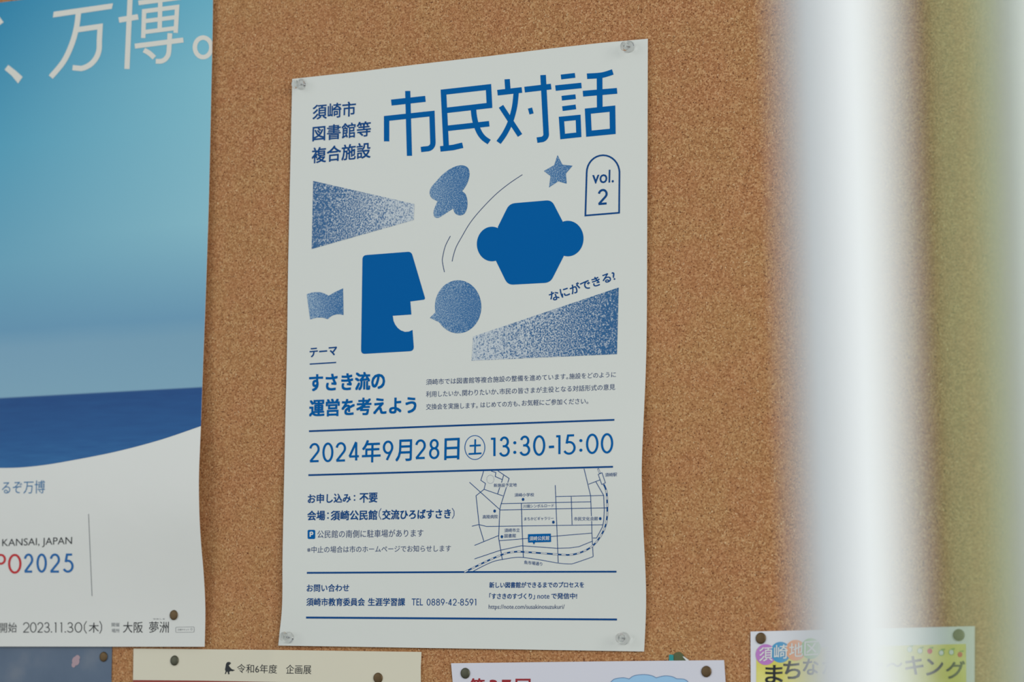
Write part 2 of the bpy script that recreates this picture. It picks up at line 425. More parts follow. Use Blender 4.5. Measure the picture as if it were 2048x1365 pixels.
A = Art()
text(A, '須崎市', (625.3, 239.5), (711, 232), 29.5, .016); text(A, '図書館等', (625, 283), (741, 272), 30, .016); text(A, '複合施設', (623.6, 327), (740.5, 315.5), 31, .016)
z5 = zf(600, 490, 5.0556)
text(A, 'テーマ', Q(z5, 98, 1137), Q(z5, 370, 1114), 17.6, .03)
A.stroke(z5((98, 1207), (365, 1190)), 2.5)
A.build('heading_text', M_navy, poster, h_main)
z7 = zf(590, 730, 5.353); z8 = zf(900, 720, 5.0556)
A = Art()
text(A, 'すさき流の', Q(z7, 153, 285), Q(z7, 957, 262), 34.8, .03)
text(A, '運営を考えよう', Q(z7, 155, 556), Q(z7, 1293, 518), 33.6, .03)
A.build('theme_text', M_blue, poster, h_main)
z6 = zf(840, 520, 4.3333)
A = Art()
for s, x0, x1, y0, y1, h in (('須崎市では図書館等複合施設の整備を進めています。', 52, 1283, 1086, 1037, 52), ('施設をどのように', 1293, 1697, 1035, 1019, 50),
                            ('利用したいか、', 52, 355, 1192, 1182, 52), ('関わりたいか、', 366, 680, 1182, 1169, 52), ('市民の皆さまが主役となる対話形式の意見', 688, 1690, 1168, 1128, 52),
                            ('交換会を実施します。', 52, 500, 1301, 1287, 52), ('はじめての方も、', 525, 866, 1283, 1271, 50), ('お気軽にご参加ください。', 882, 1457, 1268, 1250, 52)):
    text(A, s, Q(z6, x0, y0), Q(z6, x1, y1), h / 4.333, -.008)
A.build('paragraph_text', M_thin, poster, h_main)
# shapes
z3 = zf(600, 320, 5.0556); z4 = zf(930, 300, 5.0556)
def cl(v): return max(0.0, min(1.0, v))
Art().poly(z3((133, 213), (1158, 447), (1150, 608), (118, 902))).build('light_beam_shape', M_speck, poster, h_main, ink=lambda x, y: 0.60 - 0.19 * cl((x - 625) / 205), label='speckled blue beam fading to the right')
Art().poly(smooth_line(z3((1640, 318), (1690, 240), (1714, 150), (1700, 85), (1655, 57), (1600, 58), (1530, 85), (1450, 140), (1370, 225), (1322, 285), (1312, 340), (1333, 387), (1390, 418)), 48)
           + smooth_line(z3((1390, 418), (1360, 490), (1350, 540), (1362, 577), (1392, 587), (1425, 573), (1548, 492)), 30)[1:]
           + smooth_line(z3((1548, 492), (1562, 532), (1592, 556), (1632, 560), (1670, 535), (1692, 470), (1690, 400), (1672, 345), (1640, 318)), 30)[1:-1]
           ).build('bird_shape', M_speck_fine, poster, h_main, ink=lambda x, y: 0.50 + 0.10 * cl((x - 865) / 70))
Art().poly(z4((935, 52), (985, 150), (1088, 160), (1020, 240), (1028, 342), (942, 318), (850, 380), (865, 265), (797, 213), (902, 153))).build('star_shape', M_speck_fine, poster, h_main, ink=lambda x, y: 0.52 + .07 * cl((x - 1090) / 55))
A = Art()
A.stroke(smooth_line([(1044.7, 349.5), (1017, 368.2), (989.3, 391), (959.5, 422), (939.5, 447), (924.4, 472.3), (912.5, 494), (906.6, 511.9), (904.2, 523.3)]), 1.3)
A.stroke(smooth_line([(900.7, 472.3), (890.8, 492.1), (885.8, 511.9), (884.8, 523.7), (888.8, 544.5)]), 1.3)
A.build('motion_lines', M_thin, poster, h_main)
A = Art()
A.stroke(z4((1217, 664), (1230, 235)) + z4(*[(1396 + 166 * math.cos(a), 232 - 178 * math.sin(a)) for a in [math.pi * (1 - k / 16) for k in range(1, 16)]]) + z4((1562, 225), (1558, 636)), 3.3, True)
text(A, 'vol.', Q(z4, 1287, 342), Q(z4, 1503, 328), 25.5, .01)
digit(A, '2', *Q(z4, 1343, 395), *Q(z4, 1442, 555), 4.2, -.08)
A.build('volume_badge', M_navy, poster, h_main)
A = Art()
A.poly(z4(*round_poly([(449, 543), (875, 507), (990, 730), (998, 1075), (862, 1343), (432, 1366), (312, 1120), (333, 778)], [60, 55, 0, 0, 58, 58, 0, 0])))
A.poly(z4(*arc(1040, 897, 158, 180, 108, -108, 30))); A.poly(z4(*arc(272, 952, 152, 175, 66, 294, 30)))
A.build('front_facing_head_shape', M_blue, poster, h_main)
mouth = [(1126, 705), (937, 718), (945, 770), (962, 808), (988, 842), (1020, 866), (1060, 880), (1100, 878), (1137, 861)]
Art().poly(z5(*round_poly([(617, 1105), (632, 106), (1125, 68), (1268, 553), (1115, 573)] + mouth + [(1153, 1074)], [42, 42, 38, 22, 0] + [0] * 9 + [46]))).build('profile_head_shape', M_blue, poster, h_main)
Art().poly(smooth_line(z5((68, 500), (120, 483), (190, 478), (240, 490), (290, 515)), 16) + smooth_line(z5((290, 515), (350, 480), (435, 440)), 8)[1:] + smooth_line(z5((440, 710), (380, 703), (320, 720), (280, 752)), 12) + smooth_line(z5((280, 752), (230, 738), (165, 738), (102, 755)), 12)[1:]
           ).build('open_book_shape', M_speck_fine, poster, h_main, ink=lambda x, y: 0.46 + 0.13 * cl((x - 613) / 60))
Art().poly(z6(*(arc(330, 407, 201, 230, 153, -180 + 0, 60)[0:0] + [(330 + 201 * math.cos(math.radians(a)), 407 + 230 * math.sin(math.radians(a))) for a in range(170, -168, -6)][::-1][0:0]
     + [(330 + 201 * math.cos(math.radians(a)), 407 + 230 * math.sin(math.radians(a))) for a in range(-192, 150, 6)] + [(85, 503)]))
     ).build('speech_bubble_shape', M_speck_fine, poster, h_main, ink=lambda x, y: 0.49 + 0.11 * cl((x - 860) / 90))
Art().poly(z6((460, 665), (1722, 240), (1707, 818), (447, 875))).build('light_beam_shape', M_speck, poster, h_main, ink=lambda x, y: 0.41 + 0.20 * cl((x - 945) / 290), label='speckled blue beam fading to the left')
A = Art(); text(A, 'なにができる?', (1102.5, 603.5), (1232.5, 559.5), 19.5, .02, rot=True); A.build('question_text', M_navy, poster, h_main)
# rules
A = Art()
for a, b, w_ in (((618, 863), (1228.7, 840.3), 3.6), ((616.7, 951), (1226, 934.2), 3.6), ((613.7, 1146.5), (1232.9, 1144.1), 3.6), ((612.1, 1236), (1234, 1239.9), 3.9)):
    mdl = ((a[0] + b[0]) / 2, (a[1] + b[1]) / 2 - (0 if w_ > 3.7 else .4)); A.stroke([a, mdl, b], w_)
A.build('divider_rules', M_navy, poster, h_main)
# date line
A = Art(); W2 = 4.3
for ch, x0, x1, y0, y1 in (('2', 153, 264, 838, 1045), ('0', 293, 411, 833, 1044), ('2', 435, 546, 829, 1038), ('4', 570, 692, 817, 1032), ('9', 940, 1052, 812, 1026), ('2', 1287, 1400, 799, 1011), ('8', 1435, 1545, 795, 1011)):
    digit(A, ch, *Q(z7, x0, y0), *Q(z7, x1, y1), W2, -.04)
text(A, '年', Q(z7, 718, 1048), Q(z7, 912, 1040), 44, .014); text(A, '月', Q(z7, 1078, 1034), Q(z7, 1246, 1028), 42.5, .014); text(A, '日', Q(z7, 1600, 1019), Q(z7, 1756, 1012), 42.5, .014)
for ch, x0, x1, y0, y1 in (('1', 403, 460, 783, 981), ('3', 497, 604, 776, 981), ('3', 703, 811, 767, 973), ('0', 840, 963, 763, 972), ('1', 1063, 1117, 758, 961), ('5', 1150, 1270, 755, 961), ('0', 1375, 1501, 747, 954), ('0', 1525, 1650, 742, 949)):
    digit(A, ch, *Q(z8, x0, y0), *Q(z8, x1, y1), W2, -.04)
for x, y in ((655, 840), (655, 937), (1323, 818), (1323, 915)): A.disc(Q(z8, x, y), 3.1)
A.stroke(z8((1000, 883), (1052, 880)), 5); A.ring(Q(z8, 251, 888), 101 / 5.0556, 121 / 5.0556, 1.4)
text(A, '土', Q(z8, 190, 960), Q(z8, 315, 953), 29.5, .02)
A.build('date_text', M_blue, poster, h_main)
# booking text
zc = zf(590, 960, 6.0235); A = Art()
text(A, 'お申し込み', Q(zc, 155, 285), Q(zc, 670, 275), 18.3, .024); text(A, '不要', Q(zc, 778, 277), Q(zc, 990, 272), 19, .024)
for x, y in ((717, 195), (717, 245), (397, 405), (397, 462)): A.disc(Q(zc, x, y), 1.6, n=12)
text(A, '会場', Q(zc, 150, 491), Q(zc, 360, 488), 19, .024); text(A, '須崎公民館', Q(zc, 432, 490), Q(zc, 987, 483), 19.3, .024)
text(A, '交流ひろばすさき', Q(zc, 1052, 481), Q(zc, 1873, 468), 19.3, .024)
A.stroke(zc((1038, 345), (1015, 385), (1012, 435), (1038, 482)), 1.2); A.stroke(zc((1892, 343), (1916, 380), (1916, 430), (1893, 470)), 1.2)
A.build('booking_text', M_navy, poster, h_main); A = Art()
zd = zf(590, 1130, 6.0235); ze = zf(920, 1130, 5.12)
text(A, 'お問い合わせ', Q(zd, 142, 328), Q(zd, 650, 324), 15, .018); text(A, '須崎市教育委員会', Q(zd, 138, 497), Q(zd, 838, 497), 15.6, .018); text(A, '生涯学習課', Q(zd, 880, 497), Q(zd, 1323, 497), 15.6, .018)
text(A, 'TEL', Q(zd, 1405, 492), Q(zd, 1540, 492), 13.8, -.004)
X0, X1 = 852.8, 953.0; nums = '0889-42-8591'; ws = {'-': .55, '1': .55}; tot = sum(ws.get(c, 1) for c in nums); x = X0
for c in nums:
    cw = (X1 - X0) / tot * ws.get(c, 1)
    if c == '-': A.stroke([(x + 1.2, 1206.6), (x + cw - .8, 1206.6)], 1.4)
    else: digit(A, c, x + (.8 if c == '1' else .6), 1198.2, x + cw * .87, 1212, 1.45)
    x += cw
A.build('contact_text', M_navy, poster, h_main); A = Art()
text(A, '新しい図書館ができるまでのプロセスを', Q(ze, 300, 239), Q(ze, 1268, 236), 11.6, .018); text(A, '「すさきのすづくり」', Q(ze, 300, 354), Q(ze, 765, 354), 11.8, .018)
text(A, 'note', Q(ze, 792, 349), Q(ze, 915, 349), 8.4, .0); text(A, 'で発信中!', Q(ze, 935, 352), Q(ze, 1197, 352), 11.8, .018)
A.build('website_text', M_navy, poster, h_main)
A = Art()
text(A, '公民館の南側に駐車場があります', Q(zc, 268, 705), Q(zc, 1545, 690), 15.6, -.008); text(A, '※中止の場合は市のホームページでお知らせします', Q(zc, 145, 884), Q(zc, 1878, 868), 13.4, -.008)
A.build('small_text', M_thin, poster, h_main); A = Art()
text(A, 'https://note.com/susakinosuzukuri/', Q(ze, 293, 468), Q(ze, 1070, 468), 11.6, -.012)
A.build('web_address', M_thin, poster, h_main)
Art().poly(zc(*round_poly([(152, 605), (243, 605), (243, 715), (152, 715)], 18))).build('parking_icon', M_blue, poster, h_main)
A = Art(); digit(A, 'P', *Q(zc, 176, 626), *Q(zc, 222, 694), 2.4); A.build('icon_letter', M_white, poster, h_main, lift=0.0003)
# map
zm = zf(920, 920, 5.9333); A = Art()
for P in ([(280, 135), (247, 245), (302, 282), (285, 352), (510, 430)], [(285, 352), (190, 428), (228, 785), (283, 970)], [(112, 268), (472, 592)],
          [(370, 135), (425, 152), (418, 200), (498, 235)], [(450, 133), (582, 222), (567, 272)], [(550, 328), (482, 545), (472, 592), (458, 930), (503, 1190)],
          [(517, 185), (492, 272)], [(470, 330), (447, 405)], [(485, 522), (1548, 500)], [(472, 597), (1750, 572)], [(728, 517), (735, 780), (752, 1162)],
          [(1130, 303), (1140, 560), (1165, 1222)], [(1140, 438), (1708, 425)], [(1320, 440), (1330, 772)], [(1472, 107), (1550, 430), (1559, 672)], [(1562, 728), (1565, 870), (1580, 1150)],
          [(142, 790), (222, 770), (315, 793), (735, 787), (1690, 773)], [(172, 1018), (455, 902)], [(468, 962), (808, 935)], [(1080, 912), (1562, 872)],
          [(172, 1178), (480, 1075), (728, 1022), (1150, 1052), (1300, 1048), (1410, 1033), (1565, 970)], [(1525, 292), (1660, 240)],
          [(1612, 262), (1705, 425), (1712, 600), (1705, 730), (1690, 800), (1620, 930), (1578, 930)]):
    A.stroke(zm(*P), 1.25)
A.stroke(smooth_line(zm((140, 1334), (280, 1260), (400, 1208), (503, 1185), (640, 1163), (752, 1162), (950, 1190), (1165, 1228), (1300, 1238), (1360, 1228), (1580, 1152)), 60), 1.25)
A.stroke(zm((1640, 175), (1685, 155), (1725, 275), (1682, 294)), 1.2, True)
for x, y in ((748, 472), (411, 610), (1108, 742), (1664, 700), (497, 915)): A.disc(Q(zm, x, y), 2.6, 3.1, 16)
for k in range(18):
    a = 2 * math.pi * k / 18; A.disc(Q(zm, 360 + 43 * math.cos(a), 233 + 50 * math.sin(a)), .55, n=8)
rail = smooth_line(zm((52, 1336), (200, 1262), (340, 1195), (480, 1135), (570, 1105), (680, 1092), (750, 1095), (900, 1105), (1160, 1125), (1300, 1130), (1400, 1112), (1500, 1072), (1580, 1018), (1650, 935), (1710, 830), (1740, 720), (1748, 580), (1742, 420), (1730, 350), (1705, 292)), 160)
A.stroke(rail, 3.2); A.stroke(zm((1637, 105), (1662, 165)), 3.0)
A.build('street_map', M_navy, poster, h_main)
B = Art(); acc = 0; seg = [rail[0]]; on = True
for a, b in zip(rail, rail[1:]):
    acc += math.dist(a, b)
    seg.append(b)
    if acc > 6.4:
        if on and len(seg) > 1: B.stroke(seg, 1.9)
        seg = [b]; acc = 0; on = not on
B.stroke(zm((1640, 112), (1659, 158)), 1.7)
B.build('railway_dashes', M_white, poster, h_main, lift=0.0003)
A = Art()
for s, x0, y0, x1, y1, h in (('新施設予定地', 400, 327, 672, 320, 44), ('須崎駅', 1720, 203, 1862, 198, 46), ('須崎小学校', 646, 441, 878, 437, 43), ('川端シンボルロード', 750, 574, 1113, 566, 42),
                            ('高陵病院', 268, 701, 447, 698, 45), ('まちかどギャラリー', 762, 724, 1110, 716, 42), ('市民文化会館', 1352, 726, 1635, 722, 46), ('須崎市立', 525, 863, 708, 858, 46), ('図書館', 527, 928, 662, 924, 46)):
    text(A, s, Q(zm, x0, y0), Q(zm, x1, y1), h / 5.9333, .0)
text(A, '魚市場通り', Q(zm, 760, 1240), Q(zm, 975, 1262), 7.6, .0)
A.build('map_labels', M_navy, poster, h_main, lift=0.0002)
A = Art(); A.poly(zm((807, 885), (1077, 878), (1080, 977), (890, 982), (877, 1009), (863, 982), (808, 984))); A.build('map_callout', M_blue, poster, h_main, lift=0.00025)
A = Art(); text(A, '須崎公民館', Q(zm, 824, 962), Q(zm, 1060, 956), 8.6, .012); A.build('callout_text', M_white, poster, h_main, lift=0.00035)

# ------------------------------------------------------------------ left poster
XL = -420
ltop = [(XL, 62), (0, 5), (200, -21), (426, -50)]
lrig = smooth_line([(426, -50), (425, 60), (422, 200), (417.5, 400), (411, 600), (406, 730), (402.5, 830), (399.5, 900), (397.5, 960), (398.5, 1030), (402, 1090), (406.5, 1140), (409.5, 1190), (410.5, 1230), (409, 1294.5)], 60)
left_poster = sheet('exposition_poster', ltop, [(XL - 45, 1291), (0, 1294), (409, 1294.5)], [(XL, 62), (XL - 22, 650), (XL - 45, 1291)], lrig, h_left, M_paper_left, 44, 70,
                    label='blue seascape poster with huge white headline at the left edge', cat='poster')
def redge(y):
    for a, b in zip(lrig, lrig[1:]):
        if a[1] <= y <= b[1]: return a[0] + (b[0] - a[0]) * (y - a[1]) / (b[1] - a[1])
    return 409
curve = smooth_line([(402, 852.5), (322, 879.8), (234.4, 903.2), (146.5, 920.8), (73, 932.5), (0, 936.5), (-150, 932), (-300, 905), (XL - 29, 860)], 60)
pic = [(XL, 62), (0, 5), (200, -21), (426, -50)] + [p for p in lrig if -40 < p[1] < 845] + curve
def hz(x): return 787.5 + (x - 187.5) * (775.8 - 787.5) / (404 - 187.5)
def upf(x, y):
    tp = 5 - x * 0.13 ; b = hz(x)
    return 0.165 + (b - y) / (b - tp) * 0.835
Art().poly(pic).build('seascape_picture', M_sea, left_poster, h_left, extra={'up': upf, 'side': lambda x, y: cl(x / 420)}, step=20)
zl = zf(0, 0, 4.136); A = Art(); k = 4.136
A.stroke(zl((-95, 58), (-30, 140), (12, 197)), 10.6)
A.build('headline_character', M_offwhite, left_poster, h_left, lift=0.0003); A = Art()
A.poly(zl((68, 537), (130, 585), (187, 636), (150, 691), (95, 625), (38, 577)))
A.build('headline_character', M_offwhite, left_poster, h_left, lift=0.0003); A = Art()
A.poly(zl((437, 145), (444, 97), (935, 27), (925, 73)))
A.stroke(smooth_line(zl((650, 95), (632, 230), (592, 370), (525, 510), (420, 638))), 10.8)
A.stroke(zl(*([(640, 246), (828, 219), (822, 330)] + arc(640, 380, 182, 190, -2, 80, 10)[1:] + [(600, 560)])), 10.6)
A.build('headline_character', M_offwhite, left_poster, h_left, lift=0.0003); A = Art()
A.stroke(zl((1078, -60), (1050, 571)), 10.4); A.stroke(zl((983, 166), (1143, 139)), 11)
A.stroke(zl((1145, 24), (1500, -22)), 9.4); A.stroke(zl((1328, -80), (1320, 262)), 9)
A.stroke(zl((1185, 315), (1192, 93), (1465, 58), (1453, 272)), 8.8); A.stroke(zl((1190, 176), (1455, 142)), 8.4); A.stroke(zl((1188, 266), (1455, 232)), 8.4)
A.stroke(zl((1115, 382), (1517, 331)), 10); A.stroke(zl((1405, 275), (1399, 400)) + zl(*arc(1320, 420, 77, 88, 5, 95, 8)) + zl((1288, 507)), 9.6)
A.stroke(smooth_line(zl((1190, 414), (1235, 440), (1277, 478))), 10)
A.build('headline_character', M_offwhite, left_poster, h_left, lift=0.0003); A = Art()
A.stroke([p for p in zl(*arc(1680, 392, 68, 81, 0, 360, 40))[:-1]], 9.0, True); A.v = [(min(p[0], 424.2), p[1], p[2]) for p in A.v]
A.build('headline_character', M_offwhite, left_poster, h_left, lift=0.0003)
zk = zf(0, 900, 2.936); A = Art()
text(A, 'くるぞ万博', Q(zk, -48, 262), Q(zk, 263, 256), 26, -.006); A.build('slogan_text', M_teal_ink, left_poster, h_left)
A = Art(); text(A, 'KANSAI, JAPAN', Q(zk, 12, 581), Q(zk, 422, 568), 19, -.008); A.build('place_text', M_black, left_poster, h_left); A = Art()
text(A, '開始', Q(zk, -4, 1076), Q(zk, 98, 1074), 20, -.004)
xs = [('2', 135, 172), ('0', 176, 214), ('2', 219, 253), ('3', 258, 292), ('1', 318, 330), ('1', 352, 364), ('3', 394, 430), ('0', 438, 482)]
for c, x0, x1 in xs: digit(A, c, *Q(zk, x0, 1014), *Q(zk, x1, 1075), 1.7)
for x in (302, 383): A.disc(Q(zk, x, 1071), 1.3, n=10)
A.stroke(zk((508, 1008), (495, 1030), (495, 1058), (508, 1080)), 1.4); A.stroke(zk((585, 1008), (596, 1030), (596, 1058), (585, 1080)), 1.4)
text(A, '木', Q(zk, 520, 1075), Q(zk, 580, 1075), 20, -.004); text(A, '大阪', Q(zk, 722, 1076), Q(zk, 838, 1076), 22, -.004); text(A, '夢洲', Q(zk, 875, 1076), Q(zk, 990, 1076), 22.5, -.004)
A.build('date_text', M_black, left_poster, h_left)
A = Art(); text(A, '開催', Q(zk, 655, 1040), Q(zk, 702, 1040), 8, .0); text(A, '場所', Q(zk, 655, 1075), Q(zk, 702, 1075), 8, .0); text(A, 'ゆめしま', Q(zk, 900, 999), Q(zk, 968, 999), 3)
A.stroke(zk(*round_poly([(1032, 1043), (1140, 1041), (1140, 1072), (1032, 1074)], 5, 3)), .6, True); text(A, '万博チケット', Q(zk, 1042, 1064), Q(zk, 1110, 1063), 4, .0); A.ring(Q(zk, 1124, 1055), 1.6, 1.9, .5, 12)
A.stroke([(177, 1028.7), (180, 1100), (184, 1193)], 1.1)
A.build('small_grey_print', M_grey, left_poster, h_left)
A = Art(); digit(A, 'P', *Q(zk, -38, 612), *Q(zk, 36, 728), 4.3); digit(A, '0', *Q(zk, 47, 612), *Q(zk, 126, 729), 4.4)
A.build('red_lettering', M_red, left_poster, h_left)
A = Art()
for c, x0, x1 in (('2', 140, 195), ('0', 214, 275), ('2', 292, 352), ('5', 370, 432)): digit(A, c, *Q(zk, x0, 610), *Q(zk, x1, 723), 4.4)
A.build('year_numerals', M_eblue, left_poster, h_left)

# ------------------------------------------------------------------ dusk picture sheet, bottom left
H1 = h_flat(0.0008)
dusk = sheet('picture_sheet', [(XL, 1262), (224.5, 1266)], [(XL, 1480), (220, 1490)], [(XL, 1262), (XL, 1480)], [(224.5, 1266), (222.5, 1365), (220, 1490)], H1, M_dusk, 24, 10,
             label='dusky blue sky picture tucked under the seascape poster', cat='flyer')
M_pink = mat('pink_cloud_print', S(176, 150, 158), 0.4)
A = Art(); A.disc((151.5, 1323), 7.5, 9, 20); A.disc((155, 1316), 5, 5, 16); A.disc((147, 1331), 4, 5, 16); A.build('pink_cloud_print', M_pink, dusk, H1)

# ------------------------------------------------------------------ cream exhibition sheet
xr = hit(549, 1330).x
H2 = h_flat(0.0012, (xr, 0.0022, 0.03))
cream = sheet('exhibition_sheet', [(267, 1298.2), (549, 1300.8), (842.8, 1304.8)], [(264, 1600), (549, 1606), (838, 1612)], [(267, 1298.2), (266, 1365), (264, 1600)], [(842.8, 1304.8), (841.2, 1340), (841.6, 1365), (838, 1612)], H2, M_paper_cream, 64, 20,
              label='cream exhibition notice with a creased top strip and dinosaur silhouette', cat='poster')
zb7 = zf(200, 1230, 4.096)
Art().poly([(266.2, 1361), (400, 1362.3), (549, 1365), (841, 1373), (838.5, 1611), (264.2, 1599)]).build('red_brown_panel', M_redbrown, cream, H2, step=14)
A = Art(); A.poly(zb7((1040, 392), (1052, 388), (1064, 390), (1073, 398), (1070, 404), (1060, 406), (1068, 411), (1054, 414), (1056, 420), (1066, 434), (1080, 448), (1106, 456), (1086, 465), (1068, 463), (1058, 472), (1062, 488), (1050, 490), (1045, 470), (1038, 468), (1031, 487), (1022, 487), (1029, 466), (1024, 450), (1029, 425), (1032, 405)))
text(A, '令和6年度', Q(zb7, 1122, 478), Q(zb7, 1450, 484), 18, -.010); text(A, '企画展', Q(zb7, 1523, 486), Q(zb7, 1730, 489), 18.5, -.010)
A.build('title_text', M_black, cream, H2, step=10)

# ------------------------------------------------------------------ white flyer with cloud
H3 = h_flat(0.0014)
flyer = sheet('event_flyer', [(902, 1327.5), (1180, 1324), (1448, 1321.2)], [(903, 1640), (1460, 1640)], [(902, 1327.5), (905.5, 1365), (903, 1640)], [(1448, 1321.2), (1451, 1365), (1460, 1640)], H3, M_paper_flyer, 30, 16,
              label='plain white flyer with dark red heading and pale blue cloud drawing', cat='flyer')
A = Art()
text(A, '第', (940, 1391), (968, 1391), 33, .02); text(A, '3', (979, 1390), (994, 1390), 29, .025); text(A, '7', (1004, 1390), (1021, 1390), 29, .025); text(A, '回', (1031, 1391), (1060, 1391), 32, .02)
A.build('heading_text', M_darkred, flyer, H3)
zg = zf(1180, 1290, 6.0235)
cp = smooth_line(zg((240, 470), (262, 440), (305, 412), (400, 400), (472, 414)), 20) + smooth_line(zg((472, 414), (530, 376), (640, 361), (740, 374), (797, 401)), 20)[1:] + smooth_line(zg((797, 401), (890, 378), (980, 384), (1045, 412)), 16)[1:] + smooth_line(zg((1045, 412), (1130, 418), (1180, 450), (1185, 500)), 16)[1:]
M_cloud = mat('cloud_blue_print', S(160, 205, 240), 0.5); M_cloudline = mat('cloud_outline_ink', S(96, 134, 176), 0.5)
cloud_low = smooth_line([cp[-1], (1384, 1384), (1370, 1396), (1350, 1396)], 16)[1:] + smooth_line([(1350, 1396), (1325, 1410), (1290, 1408), (1268, 1397)], 16)[1:] + smooth_line([(1268, 1397), (1240, 1402), (1216, 1388), (1219, 1368)], 16)[1:]
Art().poly(cp + cloud_low[:-1]).build('cloud_drawing', M_cloud, flyer, H3)
Art().stroke(cp + cloud_low, 1.1).build('cloud_outline', M_cloudline, flyer, H3, lift=0.0003)

# green scrap behind it
M_dgreen = mat('dark_green_card', S(92, 100, 66), 0.55); M_tealp = mat('teal_card', S(40, 150, 150), 0.45)
H4 = h_flat(0.0006)
def flat_thing(name, pts, material, hf, th=0.0003, **kw):
    n = len(pts); V = [on_sheet(x, y, hf) for x, y in pts]; V += [v + Vector((0, th, 0)) for v in V]
    F = [tuple(range(n))[::-1], tuple(range(n, 2 * n))] + [(i, (i + 1) % n, n + (i + 1) % n, n + i) for i in range(n)]
    return mk(name, V, F, material, **kw)
scrap = flat_thing('card_scrap', round_poly([(1345, 1345), (1346.5, 1310), (1352, 1305.5), (1360, 1304.5), (1367, 1311), (1369, 1316), (1380, 1323), (1382, 1345)], [0, 3, 3, 3, 2, 2, 0, 0]), M_dgreen, H4,
                   label='small dark green and teal scrap peeking above the white flyer', cat='paper scrap')
Art().poly([(1338, 1345), (1338, 1310.5), (1341, 1309.8), (1347, 1311), (1347, 1345)]).build('teal_strip', M_tealp, scrap, h_flat(0.0009))
Art().poly([(1365, 1314), (1368, 1314), (1377, 1320.5), (1378, 1323.5), (1374, 1324)]).build('white_edge', M_white, scrap, h_flat(0.0009))

# ------------------------------------------------------------------ yellow walking flyer
H5 = h_flat(0.0012)
walk = sheet('walking_flyer', [(1501, 1264), (1730, 1258.5), (1949.3, 1253.2)], [(1500, 1640), (1956, 1640)], [(1501, 1264), (1501.5, 1365), (1500, 1640)], [(1949.3, 1253.2), (1948.8, 1365), (1956, 1640)], H5, M_paper_yflyer, 24, 20,
             label='white-edged yellow walking event flyer at lower right behind the posts', cat='flyer')
z9 = zf(1480, 1220, 3.6056)
def ymat():
    m = mat('yellow_print', S(228, 222, 124), 0.5); t = NT(m); n = t.noise(t.obj(), 40, 3)
    t.link(t.ramp(n.outputs[0], [(0.35, S(222, 214, 100)), (0.6, S(234, 228, 138)), (0.75, S(226, 224, 122))]).outputs[0], t.b.inputs['Base Color']); return m
Art().poly(z9((118, 285), (1628, 248), (1636, 1500), (110, 1500))).build('yellow_panel', ymat(), walk, H5)
for (x, y, c, nm) in ((185, 325, S(196, 130, 204), 'purple'), (292, 308, S(78, 160, 206), 'blue'), (400, 294, S(238, 168, 120), 'orange'), (508, 282, S(140, 196, 120), 'green')):
    Art().disc(Q(z9, x, y), 72 / 3.6, 75 / 3.6, 32).build('heading_disc', mat(nm + '_disc_print', c, 0.5), walk, H5, lift=0.0003 + x * 2e-7, label=nm + ' heading disc')
A = Art()
for s, x, y in (('須', 185, 325), ('崎', 292, 308), ('地', 400, 294), ('区', 508, 282)): text(A, s, Q(z9, x - 47, y + 50), Q(z9, x + 50, y + 44), 28, .010)
A.build('disc_characters', M_white, walk, H5, lift=0.0006)
A = Art()
for s, x0, x1, yt, yb in (('ま', 182, 306, 402, 530), ('ち', 312, 432, 372, 498), ('な', 452, 560, 355, 470), ('か', 590, 700, 350, 465), ('ウ', 790, 905, 350, 460), ('ォ', 925, 1028, 368, 462), ('キ', 1195, 1322, 338, 468), ('ン', 1345, 1462, 356, 474), ('グ', 1485, 1618, 372, 498)):
    text(A, s, Q(z9, x0, yb), Q(z9, x1, yb + (0 if s != 'グ' else 0)), (yb - yt) / 3.6056, .02)
A.stroke(smooth_line(z9((1062, 412), (1085, 395), (1110, 392), (1135, 408), (1155, 402), (1170, 385))), 4)
A.build('title_text', M_black, walk, H5, lift=0.0003)
M_fr = mat('cherry_red_print', S(222, 70, 72), 0.5); M_fg = mat('leaf_green_print', S(120, 176, 96), 0.5)
A = Art(); Bt = Art(); Cw = Art()
for i, (x, y) in enumerate(((1227, 287), (1300, 298), (1370, 300), (1452, 312), (1523, 308), (1585, 325))):
    c = Q(z9, x, y)
    if i in (2, 5): A.disc(c, 5, 5.4, 18)
    else: Cw.disc(c, 4.8, 5.2, 18); Bt.ring(c, 5, 5.4, .9, 18)
    Bt.stroke([(c[0], c[1] - 5), (c[0] + 1, c[1] - 8)], 1); Bt.poly([(c[0] + 1, c[1] - 7), (c[0] + 6, c[1] - 8.5), (c[0] + 8, c[1] - 6.5), (c[0] + 4, c[1] - 5.2)])
A.build('red_fruit_drawing', M_fr, walk, H5, lift=0.0003); Cw.build('white_fruit_drawing', M_white, walk, H5, lift=0.0003); Bt.build('green_fruit_drawing', M_fg, walk, H5, lift=0.0004)

# ------------------------------------------------------------------ pins
def lathe_mesh(name, prof, material, n=28):
    """prof: (radius, distance out from the board); axis along -y"""
    bm = bmesh.new(); rings = []
    for r, d in prof:
        rings.append([bm.verts.new((r * math.cos(2 * math.pi * i / n), -d, r * math.sin(2 * math.pi * i / n))) for i in range(n)] if r > 1e-6 else [bm.verts.new((0, -d, 0))])
    for a, b in zip(rings, rings[1:]):
        for i in range(n):
            j = (i + 1) % n
            if len(a) == 1: bm.faces.new((a[0], b[j], b[i]))
            elif len(b) == 1: bm.faces.new((a[i], a[j], b[0]))
            else: bm.faces.new((a[i], a[j], b[j], b[i]))
    bmesh.ops.recalc_face_normals(bm, faces=bm.faces[:])
    me = bpy.data.meshes.new(name); bm.to_mesh(me); bm.free(); me.materials.append(material)
    me.polygons.foreach_set('use_smooth', [True] * len(me.polygons)); return me
mm = 0.001
